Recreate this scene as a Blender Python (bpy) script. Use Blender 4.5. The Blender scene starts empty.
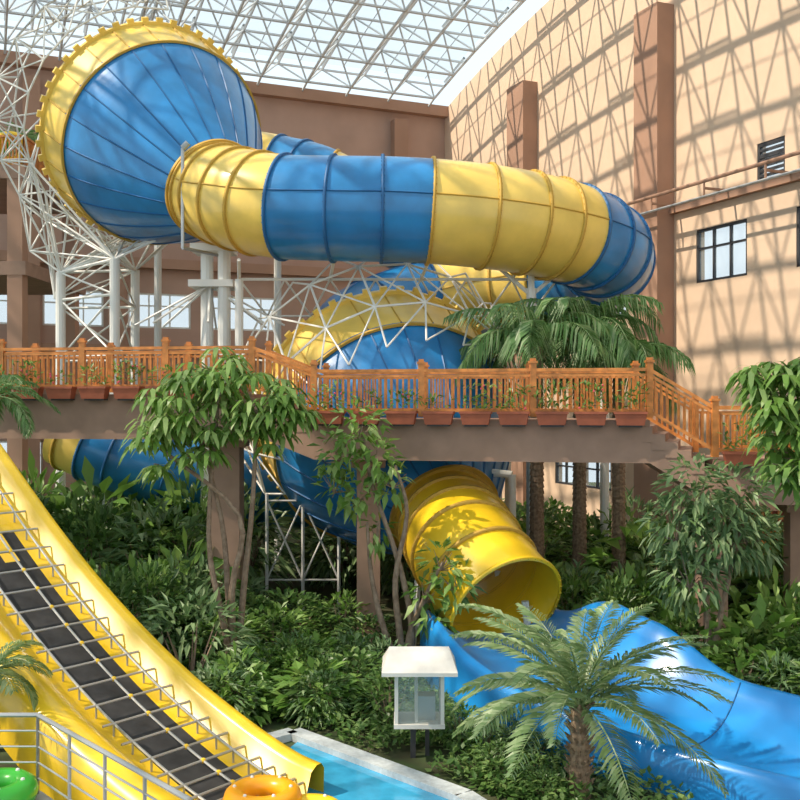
import bpy, math, random
from mathutils import Vector, Matrix
random.seed(7)
V=Vector
# ------------------------------------------------------------ materials
def nt(name):
    m=bpy.data.materials.new(name); m.use_nodes=True
    n=m.node_tree; return m,n,n.nodes['Principled BSDF']
def mat(name,col,rough=0.6,metal=0.0,var=0.0,scale=3.0,coat=0.0,col2=None,bump=0.0):
    m,n,b=nt(name)
    b.inputs['Roughness'].default_value=rough; b.inputs['Metallic'].default_value=metal
    if coat: b.inputs['Coat Weight'].default_value=coat; b.inputs['Coat Roughness'].default_value=0.12
    if var>0 or col2:
        tc=n.nodes.new('ShaderNodeTexCoord'); no=n.nodes.new('ShaderNodeTexNoise'); r=n.nodes.new('ShaderNodeValToRGB')
        no.inputs['Scale'].default_value=scale; no.inputs['Detail'].default_value=6
        n.links.new(tc.outputs['Object'],no.inputs['Vector']); n.links.new(no.outputs['Fac'],r.inputs['Fac'])
        c2=col2 or tuple(min(1,c*(1+var)) for c in col); c1=tuple(c*(1-var) for c in col) if not col2 else col
        r.color_ramp.elements[0].position=.3; r.color_ramp.elements[1].position=.7
        r.color_ramp.elements[0].color=(*c1,1); r.color_ramp.elements[1].color=(*c2,1)
        n.links.new(r.outputs['Color'],b.inputs['Base Color'])
        if bump:
            bp=n.nodes.new('ShaderNodeBump'); bp.inputs['Strength'].default_value=bump
            n.links.new(no.outputs['Fac'],bp.inputs['Height']); n.links.new(bp.outputs['Normal'],b.inputs['Normal'])
    else: b.inputs['Base Color'].default_value=(*col,1)
    return m
def leafmat(name,c1,c2,c3,trans=0.3):
    m,n,b=nt(name)
    g=n.nodes.new('ShaderNodeNewGeometry'); r=n.nodes.new('ShaderNodeValToRGB')
    r.color_ramp.elements[0].color=(*c1,1); r.color_ramp.elements[1].color=(*c3,1)
    e=r.color_ramp.elements.new(.55); e.color=(*c2,1)
    n.links.new(g.outputs['Random Per Island'],r.inputs['Fac']); n.links.new(r.outputs['Color'],b.inputs['Base Color'])
    b.inputs['Roughness'].default_value=.42
    t=n.nodes.new('ShaderNodeBsdfTranslucent'); mx=n.nodes.new('ShaderNodeMixShader'); mx.inputs[0].default_value=trans
    n.links.new(r.outputs['Color'],t.inputs['Color'])
    n.links.new(b.outputs[0],mx.inputs[1]); n.links.new(t.outputs[0],mx.inputs[2])
    n.links.new(mx.outputs[0],n.nodes['Material Output'].inputs['Surface'])
    return m
M={}
M['blue']=mat('blue_fibreglass',(.022,.215,.51),.3,var=.28,scale=.8,coat=.3)
M['blueflange']=mat('blue_flange',(.012,.12,.31),.5)
M['blue2']=mat('wet_blue_fibreglass',(.014,.26,.68),.3,var=.12,scale=.8,coat=.35)
M['yellow']=mat('yellow_fibreglass',(.87,.61,.13),.32,var=.12,scale=1.2,coat=.3)
M['yflange']=mat('yellow_flange',(.58,.35,.05),.55)
M['yellow2']=mat('bright_yellow_fibreglass',(.90,.58,.02),.32,var=.08,scale=1.5,coat=.35)
M['white']=mat('white_painted_steel',(.78,.77,.72),.45)
M['roofsteel']=mat('grey_white_roof_steel',(.60,.63,.64),.5)
M['steel']=mat('galvanised_pipe',(.45,.46,.46),.35,metal=.6)
M['wood']=mat('orange_varnished_wood',(.60,.22,.05),.45,var=.3,scale=6)
M['conc']=mat('brown_render',(.34,.215,.155),.85,var=.12,scale=2)
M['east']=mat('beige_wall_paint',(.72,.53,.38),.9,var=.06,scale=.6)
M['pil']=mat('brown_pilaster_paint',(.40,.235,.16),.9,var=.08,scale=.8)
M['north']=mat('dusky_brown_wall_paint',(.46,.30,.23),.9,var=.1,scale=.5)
M['dark']=mat('dark_metal',(.05,.05,.055),.5)
M['mat']=mat('black_rubber_mat',(.03,.03,.032),.8,var=.3,scale=5)
M['terra']=mat('terracotta_planter',(.36,.10,.05),.7,var=.15,scale=4)
M['soil']=mat('dark_soil',(.06,.05,.025),.95,col2=(.05,.09,.025),scale=1.5,bump=.4)
M['bark']=mat('grey_brown_bark',(.18,.12,.08),.9,col2=(.34,.25,.18),scale=9,bump=.5)
M['pbark']=mat('palm_bark',(.15,.095,.06),.9,col2=(.36,.26,.17),scale=14,bump=.8)
M['water']=mat('pool_water',(.05,.36,.60),.06,var=.2,scale=3,bump=.08)
M['coping']=mat('pale_tile_coping',(.52,.56,.58),.5,var=.15,scale=12)
M['deck']=mat('pale_stone_paving',(.42,.38,.33),.8,var=.15,scale=6)
M['orange']=mat('orange_vinyl',(.90,.38,.01),.3)
M['yvinyl']=mat('yellow_vinyl',(.88,.58,.02),.3)
M['green']=mat('green_vinyl',(.05,.45,.04),.3)
M['boxw']=mat('white_lantern_paint',(.70,.67,.62),.6,var=.08,scale=5)
M['red']=mat('dark_red_lattice',(.28,.05,.02),.6)
M['pink']=mat('pink_petals',(.75,.10,.16),.6)
def glassmat(name,col,fac,rough=.1):
    m,n,b=nt(name); b.inputs['Base Color'].default_value=(*col,1); b.inputs['Roughness'].default_value=rough
    t=n.nodes.new('ShaderNodeBsdfTransparent'); mx=n.nodes.new('ShaderNodeMixShader'); mx.inputs[0].default_value=fac
    n.links.new(t.outputs[0],mx.inputs[1]); n.links.new(b.outputs[0],mx.inputs[2])
    n.links.new(mx.outputs[0],n.nodes['Material Output'].inputs['Surface']); return m
M['glass']=glassmat('window_glass',(.35,.42,.46),.16)
M['roofglass']=glassmat('dusty_roof_glazing',(.62,.80,.90),.16,.5)
M['lanternglass']=glassmat('lantern_glass',(.45,.52,.48),.22,.1)
L1=leafmat('umbrella_tree_leaf',(.11,.23,.03),(.21,.37,.08),(.40,.54,.20),.38)
L2=leafmat('dark_shrub_leaf',(.05,.12,.026),(.10,.20,.05),(.22,.34,.11))
L3=leafmat('bright_shrub_leaf',(.09,.21,.025),(.20,.36,.07),(.36,.52,.15))
L4=leafmat('date_palm_leaflet',(.15,.25,.08),(.26,.37,.15),(.44,.52,.28),.35)
L5=leafmat('deep_palm_leaflet',(.08,.19,.05),(.16,.31,.10),(.33,.46,.23),.38)
L6=leafmat('ground_cover_leaf',(.055,.13,.026),(.12,.23,.055),(.26,.38,.12))
L7=leafmat('soft_grey_green_leaf',(.10,.19,.07),(.19,.31,.12),(.36,.47,.24))

# ------------------------------------------------------------ mesh builder
class MB:
    def __init__(s): s.v=[];s.f=[];s.m=[];s.mats=[]
    def mi(s,m):
        if m not in s.mats: s.mats.append(m)
        return s.mats.index(m)
    def add(s,vs,fs,m):
        k=len(s.v); s.v+= [tuple(x) for x in vs]; i=s.mi(m)
        for f in fs: s.f.append(tuple(k+j for j in f)); s.m.append(i)
    def box(s,c,sz,m,ax=None):
        c=V(c); hx,hy,hz=[a/2 for a in sz]
        X,Y,Z=ax if ax else (V((1,0,0)),V((0,1,0)),V((0,0,1)))
        vs=[c+X*(hx*a)+Y*(hy*b)+Z*(hz*d) for d in(-1,1) for b in(-1,1) for a in(-1,1)]
        s.add(vs,[(0,2,3,1),(4,5,7,6),(0,1,5,4),(2,6,7,3),(0,4,6,2),(1,3,7,5)],m)
    def beam(s,p,q,w,h,m,up=V((0,0,1))):
        p=V(p);q=V(q);d=q-p;L=d.length;d.normalize()
        sd=d.cross(up); 
        if sd.length<1e-4: sd=V((1,0,0))
        sd.normalize(); u=sd.cross(d)
        s.box((p+q)/2,(L,w,h),m,(d,sd,u))
    def cyl(s,p,q,r,m,r2=None,n=6,cap=True):
        p=V(p);q=V(q);d=(q-p)
        if d.length<1e-6:return
        d.normalize(); r2=r if r2 is None else r2
        a=d.cross(V((0,0,1)) if abs(d.z)<.95 else V((1,0,0))).normalized(); b=d.cross(a)
        vs=[];fs=[]
        for i in range(n):
            t=2*math.pi*i/n; o=a*math.cos(t)+b*math.sin(t); vs+= [p+o*r,q+o*r2]
        for i in range(n):
            j=(i+1)%n; fs.append((2*i,2*j,2*j+1,2*i+1))
        if cap: fs+= [tuple(2*i for i in range(n))[::-1],tuple(2*i+1 for i in range(n))]
        s.add(vs,fs,m)
    def ball(s,c,r,m,n=8,sz=(1,1,1)):
        c=V(c);vs=[];fs=[]
        for i in range(n+1):
            th=math.pi*i/n
            for j in range(n*2):
                ph=math.pi*j/n
                vs.append(c+V((r*sz[0]*math.sin(th)*math.cos(ph),r*sz[1]*math.sin(th)*math.sin(ph),r*sz[2]*math.cos(th))))
        for i in range(n):
            for j in range(2*n):
                k=(j+1)%(2*n); fs.append((i*2*n+j,(i+1)*2*n+j,(i+1)*2*n+k,i*2*n+k))
        s.add(vs,fs,m)
    def torus(s,c,R,r,m,nrm=V((0,0,1)),N=28,n=10):
        c=V(c); nrm=V(nrm).normalized(); a=nrm.orthogonal().normalized(); b=nrm.cross(a)
        vs=[]
        for i in range(N):
            t=2*math.pi*i/N; o=a*math.cos(t)+b*math.sin(t)
            for j in range(n):
                u=2*math.pi*j/n; vs.append(c+o*(R+r*math.cos(u))+nrm*(r*math.sin(u)))
        fs=[(i*n+j,((i+1)%N)*n+j,((i+1)%N)*n+(j+1)%n,i*n+(j+1)%n) for i in range(N) for j in range(n)]
        s.add(vs,fs,m)
    def build(s,name,parent=None,smooth=False,mw=None):
        me=bpy.data.meshes.new(name); me.from_pydata(s.v,[],s.f)
        for m in s.mats: me.materials.append(m)
        me.polygons.foreach_set('material_index',s.m)
        if smooth: me.polygons.foreach_set('use_smooth',[True]*len(s.f))
        me.update()
        o=bpy.data.objects.new(name,me); bpy.context.collection.objects.link(o)
        if parent: o.parent=parent
        if mw is not None: o.matrix_world=mw
        return o
def empty(name,loc=(0,0,0)):
    o=bpy.data.objects.new(name,None); bpy.context.collection.objects.link(o); o.empty_display_size=.3; return o
def cat(P,n=8):
    P=[V(p) for p in P]; Q=[P[0]*2-P[1]]+P+[P[-1]*2-P[-2]]; out=[];par=[]
    for i in range(len(P)-1):
        a,b,c,d=Q[i:i+4]
        for k in range(n):
            t=k/n
            out.append(.5*((2*b)+(c-a)*t+(2*a-5*b+4*c-d)*t*t+(3*b-a-3*c+d)*t**3)); par.append(i+t)
    out.append(P[-1]); par.append(len(P)-1.0); return out,par
def frames(pts):
    T=[(pts[min(i+1,len(pts)-1)]-pts[max(i-1,0)]).normalized() for i in range(len(pts))]
    F=[]
    for t in T:
        a=t.cross(V((0,0,1)))
        if a.length<.05: a=V((1,0,0)); a=(a-t*a.dot(t))
        a.normalize(); F.append((t,a,a.cross(t)))
    return F
def tube(mb,P,R,colf,n=40,sub=8,flanges=None,fm=None):
    pts,par=cat(P,sub); F=frames(pts)
    vs=[];
    for p,u,(t,a,b) in zip(pts,par,F):
        for j in range(n):
            th=2*math.pi*j/n; vs.append(p+(a*math.cos(th)+b*math.sin(th))*R)
    groups={}
    for i in range(len(pts)-1):
        m=colf((par[i]+par[i+1])/2)
        groups.setdefault(m,[]).extend([(i*n+j,i*n+(j+1)%n,(i+1)*n+(j+1)%n,(i+1)*n+j) for j in range(n)])
    k=len(mb.v); mb.v+=[tuple(x) for x in vs]
    for m,fs in groups.items():
        i=mb.mi(m)
        for f in fs: mb.f.append(tuple(k+x for x in f)); mb.m.append(i)
    if flanges:
        for u in flanges:
            x=min(range(len(par)),key=lambda q:abs(par[q]-u)); p=pts[x];t,a,b=F[x]; r=R
            m=fm(par[x]); ring=[(r-.01,-.035),(r+.065,-.035),(r+.065,.035),(r-.01,.035)]
            vs=[];fs=[]
            for j in range(n):
                th=2*math.pi*j/n; o=a*math.cos(th)+b*math.sin(th)
                for (q,w) in ring: vs.append(p+o*q+t*w)
            for j in range(n):
                l=(j+1)%n
                for c in range(3): fs.append((j*4+c,l*4+c,l*4+c+1,j*4+c+1))
            mb.add(vs,fs,m)
            for j in range(0,n):   # flange bolts
                th=2*math.pi*(j+.5)/n; o=a*math.cos(th)+b*math.sin(th); mb.box(p+o*(r+.04),(.03,.10,.03),m,(o,t,o.cross(t)))
    return pts,par,F
def seam(mb,pts,par,F,R,ang,fm,w=.035):
    for i in range(len(pts)-1):
        o=lambda k: pts[k]+(F[k][1]*math.cos(ang)+F[k][2]*math.sin(ang))*(R+.01)
        mb.cyl(o(i),o(i+1),w,fm(par[i]),n=5,cap=False)
def sweep(mb,pts,prof,colf):
    n=len(prof(0)); vs=[]
    for i,p in enumerate(pts):
        t=(pts[min(i+1,len(pts)-1)]-pts[max(i-1,0)]); t.z=0; t.normalize(); l=V((-t.y,t.x,0))
        for a,h in prof(i): vs.append(p+l*a+V((0,0,h)))
    k=len(mb.v); mb.v+=[tuple(x) for x in vs]
    for i in range(len(pts)-1):
        for j in range(n-1):
            mb.f.append((k+i*n+j,k+(i+1)*n+j,k+(i+1)*n+j+1,k+i*n+j+1)); mb.m.append(mb.mi(colf(i,j)))
def leaf(mb,p,d,L,W,m,droop=.2,nrm=None):
    d=d.normalized(); s=d.cross(nrm if nrm else V((random.uniform(-.4,.4),random.uniform(-.4,.4),1)))
    if s.length<.05: s=d.orthogonal()
    s.normalize(); md=p+d*(L*.45)
    mb.add([p,md+s*W/2,p+d*L+V((0,0,-droop*L)),md-s*W/2],[(0,1,2,3)],m)
def rnd(): 
    while True:
        v=V((random.uniform(-1,1),random.uniform(-1,1),random.uniform(-1,1)))
        if .05<v.length<1: return v
def trunk(mb,P,r0,r1,m,n=8,sub=4):
    pts,par=cat(P,sub); N=len(pts)
    for i in range(N-1):
        a=r0+(r1-r0)*i/(N-1); b=r0+(r1-r0)*(i+1)/(N-1)
        mb.cyl(pts[i],pts[i+1],a,m,r2=b,n=n,cap=False)
def lerp(x,T):
    for (a,b),(c,d) in zip(T,T[1:]):
        if x<=c:
            t=max(0,(x-a))/(c-a); t=t*t*(3-2*t); return b+(d-b)*t
    return T[-1][1]
# ------------------------------------------------------------ building shell (local frame rotated)
ANG=math.atan2(.390,.921); C=V((2.6,58,0))
LM=Matrix.Translation(C)@Matrix.Rotation(ANG,4,'Z')
ARCH=lambda t: 22.8+2.8*(1-((t-22)/22)**2) if t<44 else 22.8-(t-44)*.25
def wallgrid(mb,u0,u1,z0,z1,holes,place,m):
    us=sorted({u0,u1,*[h[0] for h in holes],*[h[1] for h in holes]}); zs=sorted({z0,z1,*[h[2] for h in holes],*[h[3] for h in holes]})
    for a,b in zip(us,us[1:]):
        for c,d in zip(zs,zs[1:]):
            mu=(a+b)/2;mz=(c+d)/2
            if any(h[0]<mu<h[1] and h[2]<mz<h[3] for h in holes): continue
            place(mb,a,b,c,d,m)
def pe(mb,a,b,c,d,m): mb.box((.2,-(a+b)/2,(c+d)/2),(.4,b-a,d-c),m)
def pn(mb,a,b,c,d,m): mb.box((-(a+b)/2,.2,(c+d)/2),(b-a,.4,d-c),m)
eh=[(11.5,13.4,9.5,11.4),(15,17.6,9.5,11.4),(22,24.7,10.4,12.4),(25.2,26.5,13.5,14.9),(27,29.8,10.4,12.4),(33,36,10.4,12.4),(12,13.7,2.1,3.4),(14.2,16.5,2.1,3.4),(22,25,1.2,3.4),(27,30,1.2,3.4)]
nh=[(9.9,14.0,9.7,11.5),(14.7,17.9,9.7,11.5),(19.1,22.0,9.7,11.5),(23.1,27,9.7,11.5),(28.5,32,9.7,11.5),(5,8,2,4),(14,18,2,4),(22,26,2,4)]
mb=MB(); wallgrid(mb,0,75,0,22.4,eh,pe,M['east'])
for i in range(75):
    z0,z1=ARCH(i),ARCH(i+1)
    vs=[(0,-i,22.4),(0,-i-1,22.4),(0,-i-1,z1),(0,-i,z0),(.4,-i,22.4),(.4,-i-1,22.4),(.4,-i-1,z1),(.4,-i,z0)]
    mb.add(vs,[(0,1,2,3),(4,7,6,5),(3,2,6,7)],M['east'])
mb.build('wall_east',mw=LM)
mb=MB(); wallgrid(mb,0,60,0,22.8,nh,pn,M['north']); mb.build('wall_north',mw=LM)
mb=MB()
for t0,t1 in((8.8,10.4),(19.2,20.7),(31,32.7),(43,44.7)):
    mb.box((-.4,-(t0+t1)/2,10.7),(.8,t1-t0,21.4),M['pil'])
mb.build('trim_1',mw=LM)
mb=MB()
for t in(3,18.5,22.55,33): 
    mb.box((-t-0.0,-.3,10.9),(.8,.6,21.8),M['pil'])
mb.box((-30,-.2,13.0),(60,.4,.5),M['pil']); mb.box((-30,-.2,22.6),(60,.6,.6),M['pil']); mb.box((-30,-.25,8.6),(60,.5,.4),M['pil'])
mb.build('trim_2',mw=LM)
mb=MB(); mb.box((-.12,-37,13.35),(.24,74,.25),M['pil']); mb.build('trim_3',mw=LM)
mb=MB()
mb.cyl((-1.3,-12,13.75),(-1.3,-60,13.75),.07,M['pil'],n=8); mb.cyl((-1.3,-12,13.2),(-1.3,-60,13.2),.05,M['steel'],n=8)
for t in range(12,60,3): mb.box((-.65,-t,13.5),(1.3,.08,.08),M['pil']); mb.cyl((-1.3,-t,13.2),(-1.3,-t,13.75),.04,M['pil'])
mb.build('ceiling_service_pipe',mw=LM)
wn=1
for side,hs in(('e',eh),('n',nh)):
    for (a,b,c,d) in hs:
        mb=MB(); fr=M['white'] if side=='n' else M['dark']
        def q(u0,u1,z0,z1,th,m):
            if side=='e': mb.box((.1,-(u0+u1)/2,(z0+z1)/2),(th,u1-u0,z1-z0),m)
            else: mb.box((-(u0+u1)/2,.1,(z0+z1)/2),(u1-u0,th,z1-z0),m)
        q(a,b,c,d,.02,M['glass'])
        w=.09
        for (u0,u1,z0,z1) in((a,a+w,c,d),(b-w,b,c,d),(a,b,c,c+w),(a,b,d-w,d)): q(u0,u1,z0,z1,.14,fr)
        k=max(1,round((b-a)/.95))
        for i in range(1,k): u=a+(b-a)*i/k; q(u-.035,u+.035,c,d,.12,fr)
        q(a,b,c+(d-c)*.62,c+(d-c)*.62+.07,.12,fr)
        if (a,b)==(25.2,26.5):
            for i in range(8): z=c+(d-c)*(i+.5)/8; q(a,b,z-.04,z+.04,.12,M['dark'])
        mb.build('window_%d'%wn,mw=LM); wn+=1
mb=MB(); S=2.5; NX=24; NT=20
top=lambda i,j: V((-i*S+0.0,-j*S,ARCH(j*S)+1.4)); bot=lambda i,j: V((-(i+.5)*S,-(j+.5)*S,ARCH((j+.5)*S)-.1))
W=M['roofsteel']
for i in range(NX+1):
    for j in range(NT+1):
        if i<NX: mb.cyl(top(i,j),top(i+1,j),.07,W,n=5,cap=False)
        if j<NT: mb.cyl(top(i,j),top(i,j+1),.07,W,n=5,cap=False)
        if i<NX and j<NT:
            for a,b in((0,0),(1,0),(0,1),(1,1)): mb.cyl(top(i+a,j+b),bot(i,j),.05,W,n=5,cap=False)
            if i<NX-1: mb.cyl(bot(i,j),bot(i+1,j),.07,W,n=5,cap=False)
            if j<NT-1: mb.cyl(bot(i,j),bot(i,j+1),.07,W,n=5,cap=False)
            if j%2==0: mb.cyl(top(i,j)+V((0,0,.25)),top(i,j+1)+V((0,0,.25)),.09,W,n=4,cap=False)
            mb.cyl(top(i,j)+V((-S/2,0,.3)),top(i,j+1)+V((-S/2,0,.3)),.035,W,n=4,cap=False)
for i in range(NX): mb.cyl(bot(i,0),V((-(i+.5)*S,0,22.6)),.07,W,n=5)
for xx in(-17.5,-32):
    prev=None
    for j in range(2,46,2):
        a=V((xx,-j,ARCH(j)-.2)); b=V((xx-.8,-j-1,ARCH(j+1)-1.5)); c=V((xx+.8,-j-1,ARCH(j+1)-1.5))
        for q in(b,c): mb.cyl(a,q,.05,W,n=5); mb.cyl(q,V((xx,-j-2,ARCH(j+2)-.2)),.05,W,n=5)
        mb.cyl(a,V((xx,-j-2,ARCH(j+2)-.2)),.09,W,n=5)
        if prev: mb.cyl(prev[0],b,.08,W,n=5); mb.cyl(prev[1],c,.08,W,n=5)
        mb.cyl(b,c,.05,W,n=5); prev=(b,c)
mb.build('ceiling_space_frame',mw=LM)
W=M['white']
mb=MB()
for j in range(NT):
    z0=ARCH(j*S)+1.75; z1=ARCH((j+1)*S)+1.75
    mb.add([(0,-j*S,z0),(-NX*S,-j*S,z0),(-NX*S,-(j+1)*S,z1),(0,-(j+1)*S,z1)],[(0,1,2,3)],M['roofglass'])
mb.build('ceiling',mw=LM)
mb=MB(); mb.box((0,28,-.1),(90,90,.2),M['soil']); mb.build('floor')

# ------------------------------------------------------------ funnel water slide
FS=empty('funnel_water_slide')
fl=lambda m: M['blueflange'] if m in(M['blue'],M['blue2']) else M['yflange']
def funnel(name,c0,c1,R0=1.4,R=3.5,band=.74,N=24):
    c0=V(c0);c1=V(c1);d=c1-c0;L=d.length;d.normalize(); a=d.cross(V((0,0,1))).normalized(); b=a.cross(d)
    mb=MB(); n=96; prof=[]
    for i in range(25):
        s=i/24; 
        if s<band: x=s/band; r=R0+(R-.16-R0)*(math.sin(x*math.pi/2)*.35+x*.65)
        else: r=R-.16+.16*(s-band)/(1-band)
        prof.append((s*L,r))
    ring=lambda s,r:[c0+d*s+(a*math.cos(2*math.pi*j/n)+b*math.sin(2*math.pi*j/n))*r for j in range(n)]
    for i in range(24):
        m=M['blue'] if prof[i][0]/L<band-.02 else M['yellow']
        vs=ring(*prof[i])+ring(*prof[i+1]); mb.add(vs,[(j,(j+1)%n,n+(j+1)%n,n+j) for j in range(n)],m)
    o=mb.build(name,FS,True)
    mb=MB()
    for k in range(N):
        th=2*math.pi*(k+.5)/N; o=a*math.cos(th)+b*math.sin(th)
        for i in range(24):
            m=M['blueflange'] if prof[i][0]/L<band-.02 else M['yflange']
            mb.cyl(c0+d*prof[i][0]+o*(prof[i][1]+.01),c0+d*prof[i+1][0]+o*(prof[i+1][1]+.01),.026,m,n=4,cap=False)
    def fr(s,r,w,h,m):
        vs=[];fs=[]
        for j in range(n):
            o=a*math.cos(2*math.pi*j/n)+b*math.sin(2*math.pi*j/n)
            for q,x in((r,-w),(r+h,-w),(r+h,w),(r,w)): vs.append(c0+d*(s+x)+o*q)
        for j in range(n):
            l=(j+1)%n
            for c in range(4): fs.append((j*4+c,l*4+c,l*4+(c+1)%4,j*4+(c+1)%4))
        mb.add(vs,fs,m)
    fr(0,R0,.05,.1,M['yflange']); fr(L*(band-.02),R-.18,.04,.07,M['yflange']); fr(L,R-.05,.06,.14,M['yellow'])
    for k in range(48):
        th=2*math.pi*k/48; o=a*math.cos(th)+b*math.sin(th); t=d.cross(o)
        mb.box(c0+d*(L)+o*(R+.13),(.16,.2,.1),M['yellow'],(o,t,d))
    mb.build(name+'_ribs',FS)
    return c0,d,L,a,b
UF=funnel('upper_funnel',(-5.37,29,12.09),(-8.15,32.5,14.68),1.4,3.4,.74,22)
LF=funnel('lower_funnel',(1.13,25.2,3.1),(-.62,29.9,5.75),1.36,3.7,.70)
def cm(u): return M['yellow'] if u<3.1 else M['blue'] if u<5.5 else M['yellow'] if u<8.0 else M['blue'] if u<11.5 else M['yellow'] if u<13.5 else M['blue']
P=[(-5.55,29.2,12.25),(-5.2,28.75,11.95),(-4.4,27.9,11.58),(-3.28,27.3,11.27),(-1.62,27,11.16),(0,27,11.13),(1.63,27.1,11.04),(3.3,27.5,10.9),(4.85,28.3,10.7),(6.0,29.6,10.45),(6.4,31.5,10.25),(5.95,33.9,10.15),(4.6,35.6,10.1),(2.5,36.4,9.9),(0,35.9,9.3),(-1.6,34,8.3),(-1.5,32,7.0)]
mb=MB(); fm=lambda u: fl(cm(u))
pts,par,F=tube(mb,P,1.4,cm,n=48,sub=10,flanges=[.8,1.3,1.9,2.5,3.1,3.9,4.7,5.5,6.4,7.1,7.6,8.0,8.5,9.0,9.6,10.4,11.5,12.5,13.5,14.5,15.5],fm=fm)
mb.build('main_tube',FS,True)
mb=MB()
for an in(.15,math.pi-.15,math.pi*.5): seam(mb,pts,par,F,1.4,an,fm,.024)
mb.build('main_tube_seams',FS)
mb=MB(); cr=lambda u: M['blue'] if int(u*1.0)%2==0 else M['yellow']
tube(mb,[(-9.5,38.5,15.3),(-6.8,38,15.0),(-4.6,37.5,14.55),(-2.8,37,13.95),(-1,37.5,12.9),(1,39,11.8),(3,41,10.6),(3.5,43.5,9.6)],1.35,cr,n=36,flanges=[.5,1,1.5,2,2.5,3,4,5,6],fm=lambda u:fl(cr(u)))
mb.build('rear_tube',FS,True)
mb=MB(); yc=lambda u:M['yellow2']
tube(mb,[(1.13,25.2,3.1),(1.28,24.3,2.88),(1.5,23.3,2.58),(1.8,22.3,2.12),(2.27,21.4,1.55)],1.3,yc,n=44,flanges=[.4,1.0,1.6,2.3,3.1,4],fm=lambda u:M['yflange'] if u<3.9 else M['yellow2'])
mb.build('outlet_tube',FS,True)
rp,_=cat([(2.0,22.0,.95),(2.65,20.2,.82),(3.55,18.45,.58),(4.8,16.9,.38),(6.3,15.6,.28),(8.3,14.5,.24),(10.8,13.6,.22)],14)
def rprof(i):
    u=i/14; g=lerp(u,[(0,1.1),(3,.8),(6,.8)]); kn=lerp(u,[(0,1.0),(1.5,1.22),(3.5,1.05),(6,1.0)])
    fh=lerp(u,[(0,.35),(1.5,1.15),(2.1,1.15),(3.2,.62),(6,.5)])
    out=[]
    # smooth U shaped channel built from a power curve
    for k in range(9):
        x=-1+k/8.0; out.append((x*1.45*kn,-.1+.56*g*abs(x)**2.6))
    for k in range(1,11):
        x=k/10.0; out.append((x*1.48,-.1+(fh+.1)*x**2.6))
    out=[(-1.68*kn,-.8),(-1.66*kn,.30*g),(-1.60*kn,.44*g),(-1.52*kn,-.06+.56*g)]+out+[(1.56,fh+.03),(1.64,fh-.05),(1.68,-.8)]
    return out
mb=MB(); sweep(mb,rp,rprof,lambda i,j:M['blue2'])
mb.build('open_runout',FS,True)
mb=MB()
for i in (22,44,62):
    pr=rprof(i)[5:23]; t=(rp[i+1]-rp[i-1]); t.z=0; t.normalize(); l=V((-t.y,t.x,0))
    q=[rp[i]+l*a+V((0,0,h+.002)) for a,h in pr]
    for a,b in zip(q,q[1:]): mb.cyl(a,b,.014,M['blueflange'],n=6)
mb.build('runout_joints',FS,True)
# ---- steel supports
mb=MB()
def ringnodes(Fd,s,r,a0,a1,n):
    c0,d,L,a,b=Fd; return [c0+d*s+(a*math.cos(t)+b*math.sin(t))*r for t in [a0+(a1-a0)*i/(n-1) for i in range(n)]]
def lattice(A,B,r=.05):
    for i in range(len(A)):
        mb.cyl(A[i],B[i],r,W,n=5)
        if i+1<len(A): mb.cyl(A[i],A[i+1],r,W,n=5); mb.cyl(B[i],B[i+1],r,W,n=5); mb.cyl(A[i],B[i+1],r*.8,W,n=5); mb.cyl(B[i],A[i+1],r*.8,W,n=5)
A=ringnodes(LF,6.2,4.4,-.15,math.pi+.35,12); B=ringnodes(LF,4.2,4.05,-.25,math.pi+.5,12); D=ringnodes(LF,2.8,3.55,.1,math.pi+.3,12)
lattice(A,B,.034); 
for i in range(12): mb.cyl(B[i],D[i],.028,W,n=5); (i<11) and mb.cyl(B[i],D[i+1],.026,W,n=5)
for p in (A[0],A[1],A[10],A[11]): mb.cyl(p,(p.x,p.y,0),.1,W,n=8)
for i in range(11):
    m_=(A[i]+A[i+1])/2+V((0,.8,.6))
    mb.cyl(A[i],m_,.03,W,n=5); mb.cyl(A[i+1],m_,.03,W,n=5)
A=ringnodes(UF,5.75,3.8,math.pi*.5,math.pi*1.8,15); B=ringnodes(UF,6.6,4.5,math.pi*.5,math.pi*1.8,15)
A2=ringnodes(UF,7.6,3.6,math.pi*.5,math.pi*1.8,15)
lattice(A,B,.032); lattice(B,A2,.032)
legs=[(-11.2,33,10.2),(-8.9,31.2,10.4),(-9.4,35.5,10.6),(-12.2,36,10.6)]
for l in legs: mb.cyl(l,(l[0],l[1],0),.16,W,n=12)
for i in range(4):
    a=V(legs[i]);b=V(legs[(i+1)%4]); mb.cyl(a,b,.055,W); 
    for z in (9.3,7.4,4.5): mb.cyl((a.x,a.y,z),(b.x,b.y,z),.05,W)
    mb.cyl((a.x,a.y,9.3),(b.x,b.y,7.4),.035,W); mb.cyl((b.x,b.y,9.3),(a.x,a.y,7.4),.035,W); mb.cyl(a,(b.x,b.y,9.3),.035,W)
for k in range(4,15):
    for l in legs:
        if (A[k]-V(l)).length<4.6: mb.cyl(A[k],l,.035,W,n=5)
        if (B[k]-V(l)).length<4.6: mb.cyl(B[k],l,.035,W,n=5)
N1=[V(p) for p in((-12.4,33.5,11.0),(-12.7,33.8,12.6),(-12.5,34,14.2),(-12.0,34,15.8),(-11.6,33.6,9.4))]
for i,p in enumerate(N1):
    for q in N1[i+1:i+3]: mb.cyl(p,q,.03,W,n=5)
    for q in sorted(B,key=lambda b:(b-p).length)[:3]: mb.cyl(p,q,.03,W,n=5)
    if i in(0,4):
        for l in legs: mb.cyl(p,l,.03,W,n=5)
U0,Ud,UL,Ua,Ub=UF
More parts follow.
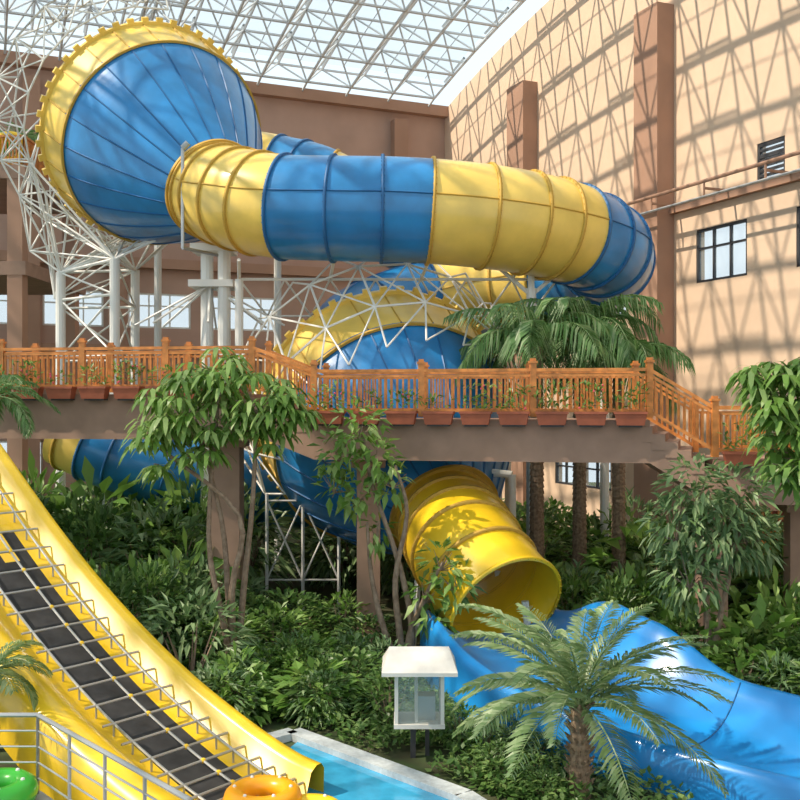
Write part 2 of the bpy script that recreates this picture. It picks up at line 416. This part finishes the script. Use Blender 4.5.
for k,l in enumerate(legs[:2]):
    for s in(2.0,3.4,5.0): 
        q=U0+Ud*s+Ub*(-(1.4+.38*s)); mb.cyl(l,q,.045,W,n=5)
for x,y in((-5.75,29.8),(-5.15,29.3)):
    mb.cyl((x,y,0),(x,y,10.4),.19,W,n=12)
mb.box((-5.5,29.6,9.4),(1.3,1.2,.2),W); mb.box((-5.5,29.6,10.45),(1.2,1.2,.22),W)
for k in range(8): mb.cyl((-5.6,29.5,9.4),(-5.6+2.2*math.cos(k*.8),29.5+1.3*math.sin(k*.8),8.2),.035,W)
def sup(x,y,z):
    mb.cyl((x,y,0),(x,y,z-1.7),.14,W,n=10); mb.cyl((x,y,z-1.9),(x-.9,y-.1,z-1.15),.06,W); mb.cyl((x,y,z-1.9),(x+.9,y+.1,z-1.15),.06,W); mb.cyl((x,y,z-1.75),(x,y,z-1.3),.1,W)
sup(6.3,30.8,10.3); sup(4.9,35.2,10.1); sup(0,36,9.4); sup(3.7,28.2,10.85); sup(-4.6,37.6,14.6); sup(1,39,11.9); sup(-9.3,38.4,15.3)
for i in range(7):
    x=-4.6+i*1.3; y=28.6; z=9.45
    mb.cyl((x,y,z),(x+1.3,y,z),.045,W); mb.cyl((x,y,z),(x+.65,y+1.2,8.5),.032,W); mb.cyl((x+1.3,y,z),(x+.65,y+1.2,8.5),.032,W); mb.cyl((x+.65,y+1.2,8.5),(x+1.95,y+1.2,8.5),.032,W)
    if i%2==0: mb.cyl((x,y,z),(x+.2,27.3,9.83),.05,W)
mb.cyl((-4.6,28.6,0),(-4.6,28.6,9.45),.12,W,n=10)
for (x,y,z) in((1.4,24,1.3),(1.85,22.4,.9)):
    for s in(-1,1): mb.cyl((x+s*1.1,y,0),(x+s*.95,y,z+.6),.09,W)
    mb.cyl((x-1.05,y,z*.45),(x+1.05,y,z*.45),.07,W)
for i,(x0,x1) in enumerate(((-3.7,-2.7),(-2.7,-1.7))):
    mb.cyl((x0,27.8,1.0),(x1,27.8,3.2),.03,W); mb.cyl((x1,27.8,1.0),(x0,27.8,3.2),.03,W); mb.cyl((x0,27.8,0),(x0,27.8,3.4),.05,W); mb.cyl((x0,27.8,3.2),(x1,27.8,3.2),.03,W); mb.cyl((x0,27.8,1.0),(x1,27.8,1.0),.03,W)
mb.cyl((-1.7,27.8,0),(-1.7,27.8,3.0),.05,W)
mb.cyl((2.85,25.4,0),(2.85,25.4,4.1),.1,W,n=10); mb.cyl((2.85,25.4,4.1),(2.3,25.6,4.15),.1,W,n=10)
mb.cyl((-6.0,27.6,10.2),(-6.0,27.6,12.95),.05,M['steel'],n=8); mb.cyl((-6.0,27.6,12.95),(-5.85,27.6,13.1),.09,M['steel'],n=8); mb.cyl((-6.0,27.6,10.2),(-5.3,29,10.2),.05,M['steel'])
mb.build('steel_support_frame',FS)
mb=MB(); cl=lambda u: M['yellow'] if u<.7 else M['blue']
tube(mb,[(-10.2,30.6,5.1),(-8.9,30.4,4.5),(-7.2,30.5,3.9),(-5,31.5,3.3),(-3.4,33.5,2.8)],1.15,cl,n=32,flanges=[.3,.7,1.3,2,2.6,3.3],fm=lambda u:fl(cl(u)))
for x,y,z in((-8.9,30.4,3.5),(-5,31.5,2.2)): mb.cyl((x,y,0),(x,y,z),.15,W,n=8)
mb.build('enclosed_tube_slide',None,True)

# ------------------------------------------------------------ yellow lane slide
YS=empty('lane_water_slide')
lf=V((.63,.77,0)).normalized(); hd=V((.77,-.63,0)).normalized()
ss=[-.2,.4,1.4,2.8,4.2,5.6,7,8.4,10.2]; zs=[.55,.62,.88,1.36,1.99,2.74,3.62,4.6,5.9]
cp=[V((-1.55,15.05,0))-hd*s+V((0,0,z-.5)) for s,z in zip(ss,zs)]
cp.reverse(); yp,ypar=cat(cp,6)
yprof=[(.36,-.35),(.38,.36),(.32,.44),(.22,.44),(.10,.36),(0,.06),(-.12,0),(-.34,0),(-.6,0),(-.9,0),(-1.3,0),(-1.46,.0),(-1.6,.05),(-1.85,.28),(-2.1,.55),(-2.3,.68),(-2.55,.66),(-2.71,.5),(-2.79,.1),(-2.77,-.4)]
mb=MB()
sweep(mb,yp,lambda i:yprof,lambda i,j: M['mat'] if (7<=j<=9 and 17<i<46) or (j in(7,9) and 9<i<=17) or (j==8 and 12<i<=17) else M['yellow2'])
o=mb.build('slide_bed',YS,True)
mb=MB()
def yb(i,a,h):
    p=yp[i]; return p+lf*a+V((0,0,h))
for i in range(1,len(yp)-1,2):
    mb.cyl(yb(i,.03,.2),yb(i,-1.65,.2),.022,M['steel'])
for a in(-.2,-.8,-1.45):
    for i in range(1,len(yp)-2): mb.cyl(yb(i,a,.2),yb(i+1,a,.2),.022,M['steel'],cap=False)
for i in range(1,len(yp)-1,2):
    mb.ball(yb(i,-.8,.2),.045,M['yellow2'],n=4)
    for a in(-.2,-1.45): mb.cyl(yb(i,a,0),yb(i,a,.2),.018,M['steel'])
mb.build('lane_frame_pipes',YS)
mb=MB()
for i in range(2,44,7):
    for a in(.25,-2.6):
        p=yb(i,a,-.25); mb.cyl((p.x,p.y,0),p,.09,M['white'],n=8)
    mb.cyl(yb(i,.25,-.3),yb(i,-2.6,-.3),.07,M['white'])
mb.build('slide_legs',YS)
def ring(name,c,R,r,m,nrm=(0,0,1)):
    mb=MB(); mb.torus(c,R,r,m,V(nrm)); 
    if nrm==(0,0,1):
        for k in range(6):
            t=k*math.pi/3; mb.ball(V(c)+V((math.cos(t)*R,math.sin(t)*R,r*.95)),.03,M['white'],n=4)
    return mb.build(name,None,True)
ring('swim_ring',(-1.95,14.2,.36),.4,.16,M['orange']); ring('swim_ring',(-1.25,13.95,.2),.36,.16,M['yvinyl']); ring('swim_ring',(-1.85,13.4,.2),.42,.16,M['yvinyl'])
# ------------------------------------------------------------ footbridge
BR=empty('timber_railed_footbridge')
nodes=[V((-12,25.1,6.2)),V((-3.5,23.6,6.2)),V((-2.0,23.2,5.62)),V((5.45,21.8,5.62)),V((6.75,21.4,4.78)),V((10.5,20.8,4.78))]
off=V((.15,2.0,0)); up=V((0,0,1))
mb=MB()
for i in range(5):
    a,b=nodes[i],nodes[i+1]; stair=i in(1,3)
    dn=V((0,0,-1.15 if i==0 else -1.0)); t=V((0,0,-.06)) if not stair else V((0,0,-.35))
    vs=[a+t,b+t,b+off+t,a+off+t,a+dn,b+dn,b+off+dn,a+off+dn]
    mb.add(vs,[(0,1,2,3),(4,7,6,5),(0,4,5,1),(3,2,6,7),(0,3,7,4),(1,5,6,2)],M['conc'])
    if stair:
        n=5
        for k in range(n):
            p=a+(b-a)*((k+.5)/n); z=a.z+(b.z-a.z)*(k+1)/n
            d=(b-a).copy(); d.z=0; L=d.length/n; d.normalize()
            mb.box(V((p.x,p.y,z-.2))+off/2,(L,2.0,.34),M['conc'],(d,V((-d.y,d.x,0)),V((0,0,1))))
mb.build('deck_beam',BR)
mb=MB()
for side in(0,1):
    for i in range(5):
        a=nodes[i]+off*side*.96+V((0,.05,0)); b=nodes[i+1]+off*side*.96+V((0,.05,0)); L=(b-a).length; d=(b-a)/L
        mb.beam(a+up*1.05,b+up*1.05,.11,.07,M['wood']); mb.beam(a+up*.93,b+up*.93,.06,.06,M['wood']); mb.beam(a+up*.14,b+up*.14,.06,.07,M['wood'])
        n=int(L/.14)
        for k in range(1,n): p=a+(b-a)*k/n; mb.box(p+up*.54,(.042,.042,.8),M['wood'])
        n=max(1,round(L/2.3))
        for k in range(n+(1 if i==4 else 0)):
            p=a+(b-a)*k/n; mb.box(p+up*.6,(.14,.14,1.2),M['wood']); mb.box(p+up*1.225,(.19,.19,.05),M['wood']); mb.box(p+up*1.28,(.12,.12,.06),M['wood'])
mb.build('timber_railing',BR)
mb=MB()
for x,y,z,w in((-4.3,24.8,5.1,.75),(-.75,24.0,4.65,.55),(6.85,22.0,3.8,.55),(8.75,22.1,3.8,.4),(-11.6,26,5.1,.7)):
    mb.box((x,y,z/2),(w,w,z),M['conc']); mb.box((x,y,z-.15),(w+.25,w+.25,.2),M['conc'])
mb.build('bridge_columns',BR)
mb=MB(); ml=MB()
for i in(0,2,4):
    a,b=nodes[i],nodes[i+1]; L=(b-a).length; d=(b-a)/L; s=V((d.y,-d.x,0)); n=int(L/.8)
    for k in range(n):
        p=a+d*(L*(k+.5)/n)+s*.2+up*-.02
        c8=[]
        for z,l,w in((-.15,.29,.10),(.11,.34,.14)): c8+= [p+d*(l*q)+s*(w*e)+up*z for q,e in((-1,-1),(1,-1),(1,1),(-1,1))]
        mb.add(c8,[(0,3,2,1),(0,1,5,4),(1,2,6,5),(2,3,7,6),(3,0,4,7),(4,5,6,7)],M['terra']); mb.box(p+up*.12,(.72,.32,.05),M['terra'],(d,s,up))
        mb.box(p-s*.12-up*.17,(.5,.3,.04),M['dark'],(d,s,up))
        dens=random.choice((30,50,80)); hm=.2+dens*.005
        for q in range(dens):
            pp=p+d*random.uniform(-.36,.36)+s*random.uniform(-.12,.14)+up*.14; h=random.uniform(.03,hm)
            leaf(ml,pp+up*h,V((random.uniform(-1,1),random.uniform(-1,1),random.uniform(.1,1.2))),random.uniform(.12,.24),.065,random.choice((L3,L3,L2,L1)))
        for q in range(random.choice((0,0,2,5))):
            pp=p+d*random.uniform(-.3,.3)+s*random.uniform(0,.15)+up*random.uniform(.2,hm+.15); ml.ball(pp,.025,M['pink'],n=3)
PL=empty('bridge_planter_row'); mb.build('planter_boxes',PL); ml.build('planter_plants',PL)

# ------------------------------------------------------------ left balcony wing
mb=MB()
mb.box((-17.6,39.8,14.3),(8,7,.5),M['conc']); mb.box((-17.6,39.8,10.8),(8,7,.5),M['conc'])
for x,y in((-14.0,36.6),(-14.0,42.5),(-18.5,36.6)): mb.box((x,y,7.2),(.55,.55,14.4),M['pil'])
for z in (14.55,):
    mb.beam((-21,36.4,z+1.05),(-13.7,36.4,z+1.05),.1,.08,M['wood']); mb.beam((-13.7,36.4,z+1.05),(-13.7,43,z+1.05),.1,.08,M['wood'])
    for k in range(58): mb.box((-21+k*.128,36.4,z+.5),(.05,.05,1.0),M['wood'])
    for k in range(48): mb.box((-13.7,36.4+k*.138,z+.5),(.05,.05,1.0),M['wood'])
mb.build('viewing_balcony')
ring('swim_ring',(-14.35,36.85,15.25),.48,.2,M['yvinyl'],(0.3,-1,.1)); ring('swim_ring',(-14.4,37.5,15.2),.45,.2,M['green'],(.2,-1,.1))
# ------------------------------------------------------------ pool, deck, fence
mb=MB(); mb.add([(-1.75,17.6,.03),(.85,14.9,.03),(2.2,12.5,.03),(2.2,8,.03),(-7,8,.03),(-3.5,12.2,.03)],[(5,4,3,2,1,0)],M['water']); mb.build('pool_water')
mb=MB()
cpn=[V((-1.9,17.8,.06)),V((.95,14.95,.06)),V((2.35,12.4,.06)),V((2.35,8,.06))]
for a,b in zip(cpn,cpn[1:]): mb.beam(a,b,.32,.14,M['coping'])
mb.beam((-1.9,17.8,.06),(-2.6,17.2,.06),.3,.14,M['coping'])
mb.build('pool_coping')
PD=empty('pool_terrace')
mb=MB()
tp=[(-9,12.9),(-4.6,12.8),(-2.0,10),(-2.0,6),(-9,6)]
mb.add([(x,y,1.0) for x,y in tp]+[(x,y,0) for x,y in tp],[(4,3,2,1,0)]+[(i,(i+1)%5,5+(i+1)%5,5+i) for i in range(5)],M['deck']); mb.build('raised_terrace',PD)
mb=MB(); rail=[V((-8.5,12.7,1)),V((-4.6,12.7,1)),V((-2.1,10,1)),V((-2.1,7,1))]
for a,b in zip(rail,rail[1:]):
    L=(b-a).length
    mb.cyl(a+up*1.0,b+up*1.0,.03,M['steel'],n=8)
    for h in(.2,.4,.6,.8): mb.cyl(a+up*h,b+up*h,.013,M['steel'])
    n=max(1,round(L/.9))
    for k in range(n+1): p=a+(b-a)*k/n; mb.cyl(p,p+up*1.0,.022,M['steel'],n=8)
mb.build('steel_railing',PD)
ring('swim_ring',(-5.0,12.3,1.17),.36,.17,M['green'])
# ------------------------------------------------------------ lantern box on post
mb=MB(); lx,ly=.32,16.8
mb.box((lx-.1,ly,.3),(.09,.09,.6),M['dark']); mb.box((lx+.14,ly+.1,.3),(.07,.07,.6),M['dark'])
mb.box((lx,ly,.62),(.84,.7,.07),M['boxw']); mb.box((lx,ly,1.48),(.84,.7,.06),M['boxw'])
for sx in(-1,1):
    for sy in(-1,1): mb.box((lx+sx*.38,ly+sy*.3,1.05),(.06,.06,.86),M['boxw'])
mb.box((lx-.05,ly,1.05),(.05,.5,.8),M['boxw']); mb.box((lx+.12,ly+.05,.85),(.3,.3,.4),M['steel'])
mb.box((lx+.39,ly,1.05),(.01,.56,.8),M['lanternglass']); mb.box((lx,ly-.31,1.05),(.72,.01,.8),M['lanternglass']); mb.box((lx-.39,ly,1.05),(.01,.56,.8),M['boxw'])
r=[(lx-.62,ly-.55,1.5),(lx+.62,ly-.55,1.5),(lx+.62,ly+.5,1.5),(lx-.62,ly+.5,1.5),(lx-.5,ly,1.8),(lx+.5,ly,1.8)]
r2=[(a,b,c+.06) for a,b,c in r]
mb.add(r+r2,[(0,3,2,1),(6,7,11,10),(8,9,10,11),(7,8,11),(9,6,10),(0,1,7,6),(1,2,8,7),(2,3,9,8),(3,0,6,9)],M['boxw'])
mb.build('lantern_box_on_post')

# ------------------------------------------------------------ vegetation
def cluster(mb,c,L,W,m,n=8):
    c=V(c); t0=random.uniform(0,6); tilt=V((random.uniform(-.35,.35),random.uniform(-.35,.35),0))
    for k in range(n):
        t=t0+2*math.pi*k/n; d=V((math.cos(t),math.sin(t),random.uniform(-.55,.05)))+tilt
        l=L*random.uniform(.8,1.15); d.normalize(); s=d.cross(up).normalized()
        a=c+d*l*.12; b=c+d*l*.5; e=c+d*l*.85+V((0,0,-.28*l)); f=c+d*l*1.0+V((0,0,-.5*l))
        mb.add([a,b+s*W/2,e+s*W*.36,f,e-s*W*.36,b-s*W/2],[(0,1,5),(1,2,4,5),(2,3,4)],m)
def umbrella_tree(name,base,stems,lumps,m,L=.45,W=.13,dens=34,r0=.11):
    mb=MB()
    for st in stems: trunk(mb,[base]+st,r0,.035,M['bark'])
    for (x,y,z,r) in lumps:
        c=V((x,y,z))
        for _ in range(int(dens*(r/.8)**2)):
            v=rnd(); v=v.normalized()*(v.length**.45); v.z*=.85
            p=c+v*r
            mb.cyl(p-V((v.x,v.y,abs(v.z)))*r*.5,p,.014,M['bark'],r2=.008,n=3,cap=False)
            cluster(mb,p,L,W,m,random.choice((7,8,9)))
    return mb.build(name)
umbrella_tree('umbrella_tree',V((-3.45,21,0)),[[V((-3.6,21,1.8)),V((-3.75,21,3.5)),V((-4.3,21,5.6))],[V((-3.3,21.1,2)),V((-3.1,21,3.8)),V((-3.0,21,5.8))],[V((-3.7,20.8,1.5)),V((-4.0,20.9,3.2)),V((-3.8,21,6.2))],[V((-3.5,20.8,2)),V((-3.35,20.8,3.6)),V((-5.0,20.8,5.0))]],
  [(-4.5,21,6.05,.9),(-3.0,21,6.1,.75),(-3.8,21,6.6,.65),(-5.05,20.8,5.3,.5),(-2.3,21,5.85,.5),(-4.2,20.6,5.2,.5),(-2.75,21,5.3,.35),(-3.5,20.8,5.6,.45),(-4.9,20.8,4.7,.3)],L1,L=.46,W=.11,dens=34,r0=.085)
def leafy_tree(name,base,stems,lumps,m,L=.26,W=.12,dens=120,r0=.09,droop=.25,out=1.0):
    mb=MB()
    for st in stems: trunk(mb,[base]+st,r0,.03,M['bark'])
    for (x,y,z,r) in lumps:
        c=V((x,y,z))
        for _ in range(9):
            v=rnd().normalized(); mb.cyl(c-V((0,0,r*.5)),c+v*r*.9,.018,M['bark'],r2=.006,n=3,cap=False)
        for _ in range(int(dens*(r/.6)**2)):
            v=rnd(); v=v.normalized()*(v.length**.5); p=c+v*r
            leaf(mb,p,v*out+rnd()*.7+V((0,0,-droop)),L*random.uniform(.7,1.2),W*random.uniform(.8,1.2),m,.25)
    return mb.build(name)
leafy_tree('fig_tree',V((.1,21.2,0)),[[V((.25,21.2,1.2)),V((-.05,21.3,2.6)),V((-.6,21.5,4.2)),V((-.8,21.5,5.3))],[V((.2,21.2,1)),V((.5,21,1.8)),V((.9,21,2.6))],[V((0,21.2,1)),V((-.1,21.2,2.2)),V((.15,21.3,3.6)),V((-.1,21.4,4.6))],[V((-.3,21.2,1)),V((-.6,21.3,2.2)),V((-.7,21.3,3.4))]],
  [(-.9,21.5,5.4,.5),(-1.3,21.5,4.9,.45),(-.5,21.5,4.8,.45),(-.15,21.4,4.3,.35),(-.9,21.4,4.0,.4),(-1.4,21.3,4.2,.35),(-.5,21.3,3.2,.3),(.85,21,2.6,.35),(.5,21,1.9,.3),(1.15,20.9,2.2,.35),(.75,21,1.4,.3)],L1,L=.32,W=.15,dens=120)
leafy_tree('mango_tree',V((6.0,19.7,0)),[[V((6.1,19.8,1.5)),V((6.0,19.9,3)),V((6.0,19.9,4))],[V((6.2,19.7,1.2)),V((6.5,19.7,2.6)),V((6.8,19.8,3.6))]],
  [(5.9,19.9,4.2,.65),(6.6,19.8,4.0,.65),(5.5,19.9,3.5,.6),(6.3,19.7,3.4,.7),(6.9,19.8,3.3,.55),(5.7,19.7,2.6,.6)],L7,L=.32,W=.11,dens=200,droop=.3)
umbrella_tree('umbrella_tree',V((7.6,17,0)),[[V((7.6,17,2)),V((7.5,17,4)),V((6.9,17,5.8))],[V((7.7,17,2)),V((7.6,17,4)),V((7.6,17,6.3))]],
  [(6.25,17,6.35,.4),(6.4,17,5.8,.5),(7.0,17,6.4,.5),(6.75,17,5.05,.5),(7.0,17,4.65,.35),(7.2,17,5.6,.6)],L1,L=.40,W=.11,dens=60)
def frond(mb,base,az,el,L,curve,m,ll=.45,lw=.03,n=34,stem=.018,hang=.25):
    p=V(base); e=el; st=L/n
    for k in range(n):
        d=V((math.cos(az)*math.cos(e),math.sin(az)*math.cos(e),math.sin(e)))
        q=p+d*st; f=k/n
        mb.cyl(p,q,stem*(1-.8*f),m,r2=stem*(1-.8*(f+1/n)),n=4,cap=False)
        if f>.12:
            side=V((-math.sin(az),math.cos(az),0)); l=ll*(math.sin(min(1,(f-.05)*1.15)*math.pi)**.6*.75+.3)
            for s in(-1,1):
                ld=(d*.75+side*s*.8+V((0,0,.25-hang*.6))).normalized()+rnd()*.12
                sd=ld.cross(up).normalized(); mid=p+ld*l*.5; tip=p+ld*l+V((0,0,-hang*l))
                upn=V((0,0,lw*.5))
                mb.add([p,mid+sd*lw/2+upn,tip,mid-sd*lw/2-upn],[(0,1,2,3)],m)
        p=q; e-=curve/n
def palm(name,base,h,r,nf,L,m,ll,lw,curve,hang=.25,elr=(.1,1.35),n=34,lean=(0,0)):
    mb=MB(); b=V(base); t=b+V((lean[0],lean[1],h))
    N=max(4,int(h/.16))
    for k in range(N):
        a=b+(t-b)*k/N; c=b+(t-b)*(k+1)/N; mb.cyl(a,c,r*(1.12-.25*k/N),M['pbark'],r2=r*(.95-.25*k/N),n=12,cap=(k==N-1))
        if h<2:
            for j in range(9):
                w=j*.7+k*.35; o=V((math.cos(w),math.sin(w),0)); mb.cyl(c+o*r*.7,c+o*(r+.07)+V((0,0,.1)),.045,M['pbark'],r2=.015,n=4)
    for k in range(nf):
        az=k*2.399+random.uniform(-.2,.2); f=k/nf; el=elr[0]+(elr[1]-elr[0])*f+random.uniform(-.1,.1)
        frond(mb,t+V((math.cos(az)*r*.4,math.sin(az)*r*.4,.02)),az,el,L*random.uniform(.85,1.1),curve*random.uniform(.8,1.15),m,ll,lw,n,hang=hang,stem=.02)
    return mb.build(name)
palm('date_palm',(2.72,15.15,0),1.35,.16,34,2.3,L4,.38,.034,1.2,.2,(.2,1.45),n=46)
palm('feather_palm',(3.6,26.3,0),7.4,.2,22,2.9,L5,.75,.05,2.2,.7,(.3,1.45),n=38)
palm('feather_palm',(4.9,27.3,0),7.8,.2,22,2.8,L5,.75,.05,2.2,.7,(.3,1.45),n=38)
palm('feather_palm',(5.9,27.0,0),7.1,.2,13,2.1,L5,.7,.05,2.1,.7,(.2,1.4),n=32)
palm('sago_palm',(-9.35,22.8,0),6.0,.16,20,1.5,L5,.35,.035,1.8,.4,(.0,1.2),n=26)
palm('sago_palm',(-6.0,14.6,0),2.0,.13,18,.95,L4,.3,.03,1.4,.3,(.1,1.3),n=24)
palm('potted_palm',(-14.6,38.6,14.55),1.0,.1,16,1.6,L5,.4,.05,1.3,.3,(.4,1.4),n=22)
def shrubmesh(name,n,L,W,m,h=1.0,droop=0):
    mb=MB()
    for k in range(10):
        v=rnd(); mb.cyl((0,0,0),(v.x*.5,v.y*.5,.5+.4*abs(v.z)),.02,M['bark'],r2=.006,n=3,cap=False)
    for _ in range(n):
        v=rnd(); v=v.normalized()*(v.length**.4); p=V((v.x*.6,v.y*.6,.5+v.z*.5))
        leaf(mb,p,V((v.x,v.y,v.z*.6+.15-droop))+rnd()*.6,L*random.uniform(.7,1.3),W*random.uniform(.8,1.2),m,.25)
    o=mb.build(name); me=o.data; bpy.data.objects.remove(o); return me
SM=[shrubmesh('shrub_dark',480,.17,.075,L2),shrubmesh('shrub_bright',400,.17,.08,L3),shrubmesh('shrub_long',380,.26,.06,L7,droop=.2),shrubmesh('shrub_round',340,.2,.11,L6),shrubmesh('shrub_broad',180,.36,.17,L3,droop=.1)]
slp=[(p.x,p.y) for p in rp[::2]]; ysp=[(yb(i,-1.1,0).x,yb(i,-1.1,0).y) for i in range(0,len(yp),3)]
otp=[(1.13,25.2),(1.4,24),(1.7,22.5),(2.1,21.3),(1.1,26.5)]
def ok(x,y,r):
    for px,py in slp:
        if (px-x)**2+(py-y)**2<(1.95+r)**2: return False
    for px,py in ysp:
        if (px-x)**2+(py-y)**2<(1.9+r)**2: return False
    for px,py in otp:
        if (px-x)**2+(py-y)**2<(1.4+r)**2: return False
    if (x+1.9)*(14.95-17.8)-(y-17.8)*(.95+1.9)>-(.45+r)*4.03 and y<18.5 and x<2.6 : return False
    if (x-.32)**2+(y-16.6)**2<(.65+r)**2: return False
    if (x-2.72)**2+(y-15.15)**2<(.3+r)**2: return False
    return True
def shrubs(x0,x1,y0,y1,n,w,h,kinds):
    for _ in range(n):
        x=random.uniform(x0,x1); y=random.uniform(y0,y1); ww=random.uniform(*w); hh=random.uniform(*h)
        if not ok(x,y,ww*.5): continue
        if abs(x-6.75)<.8 and 20.3<y<22.8: continue
        if abs(x-9.6)<1.5 and 24.6<y<27.4: continue
        o=bpy.data.objects.new('shrub',SM[random.choice(kinds)]); bpy.context.collection.objects.link(o)
        o.location=(x,y,-.02); o.scale=(ww,ww,hh); o.rotation_euler=(0,0,random.uniform(0,6.28))
shrubs(-13,-4.5,26.5,34,44,(1.6,2.6),(2.0,3.6),(0,2,1,4))
shrubs(-7.2,-4.0,20,25,15,(1.2,1.8),(1.4,2.4),(0,2,1,4))
shrubs(-4.5,0,21.5,26,22,(1.1,1.7),(.9,1.5),(0,2,4,1))
shrubs(-3.6,.9,17.5,21.3,48,(.7,1.2),(.5,1.1),(0,3,1,2,4))
shrubs(.2,2.6,16.2,19.5,26,(.5,.9),(.4,.9),(0,2,3,1))
shrubs(.9,2.6,14.3,17,24,(.5,.8),(.3,.6),(3,0))
shrubs(3.2,6,21.5,26,24,(1.1,1.7),(1.1,2.0),(0,2,1,4))
shrubs(5.5,10,17.5,21,44,(1.1,1.6),(1.2,2.1),(0,2,1,4))
shrubs(6,11.5,23,32,46,(1.5,2.4),(1.8,3.0),(0,2,1,4))
shrubs(6.2,9.5,16.2,18.5,22,(.8,1.2),(.9,1.6),(0,1,2))
shrubs(-3,6,30,40,30,(1.8,2.6),(1.6,2.4),(0,2,1))
mb=MB()
for _ in range(17000):
    x=random.uniform(-5,4.2); y=random.uniform(14.0,22)
    if not ok(x,y,-.1): continue
    z=random.uniform(.02,.32); leaf(mb,V((x,y,z)),V((random.uniform(-1,1),random.uniform(-1,1),random.uniform(0,.8))),random.uniform(.1,.2),.08,L6,.1)
mb.build('ground_cover_planting')
mb=MB(); mb.box((9.6,26,1.6),(1.8,1.2,3.2),M['red'])
for k in range(9): mb.box((8.8+k*.2,25.35,1.8),(.05,.06,2.8),M['wood']); mb.box((9.6,25.33,.6+k*.3),(1.8,.05,.05),M['wood'])
mb.box((9.6,26,3.3),(2.1,1.5,.2),M['conc']); mb.build('lattice_kiosk')

# ------------------------------------------------------------ light, world, camera
w=bpy.data.worlds.new('sky'); bpy.context.scene.world=w; w.use_nodes=True
bg=w.node_tree.nodes['Background']; bg.inputs[0].default_value=(.74,.86,.93,1); bg.inputs[1].default_value=1.3
sl=bpy.data.lights.new('sun','SUN'); sl.energy=6.2; sl.angle=.012; sl.color=(1,.87,.70)
so=bpy.data.objects.new('sun',sl); bpy.context.collection.objects.link(so)
ld=LM.to_3x3()@V((.66,-.12,-.72)); so.rotation_euler=ld.to_track_quat('-Z','Y').to_euler(); so.location=(-20,20,40)
cd=bpy.data.cameras.new('cam'); cd.lens=45; cd.sensor_width=36; cd.clip_end=500
co=bpy.data.objects.new('cam',cd); bpy.context.collection.objects.link(co); co.location=(0,0,6); co.rotation_euler=(math.pi/2,0,0)
bpy.context.scene.camera=co
bpy.context.scene.view_settings.view_transform='Standard'
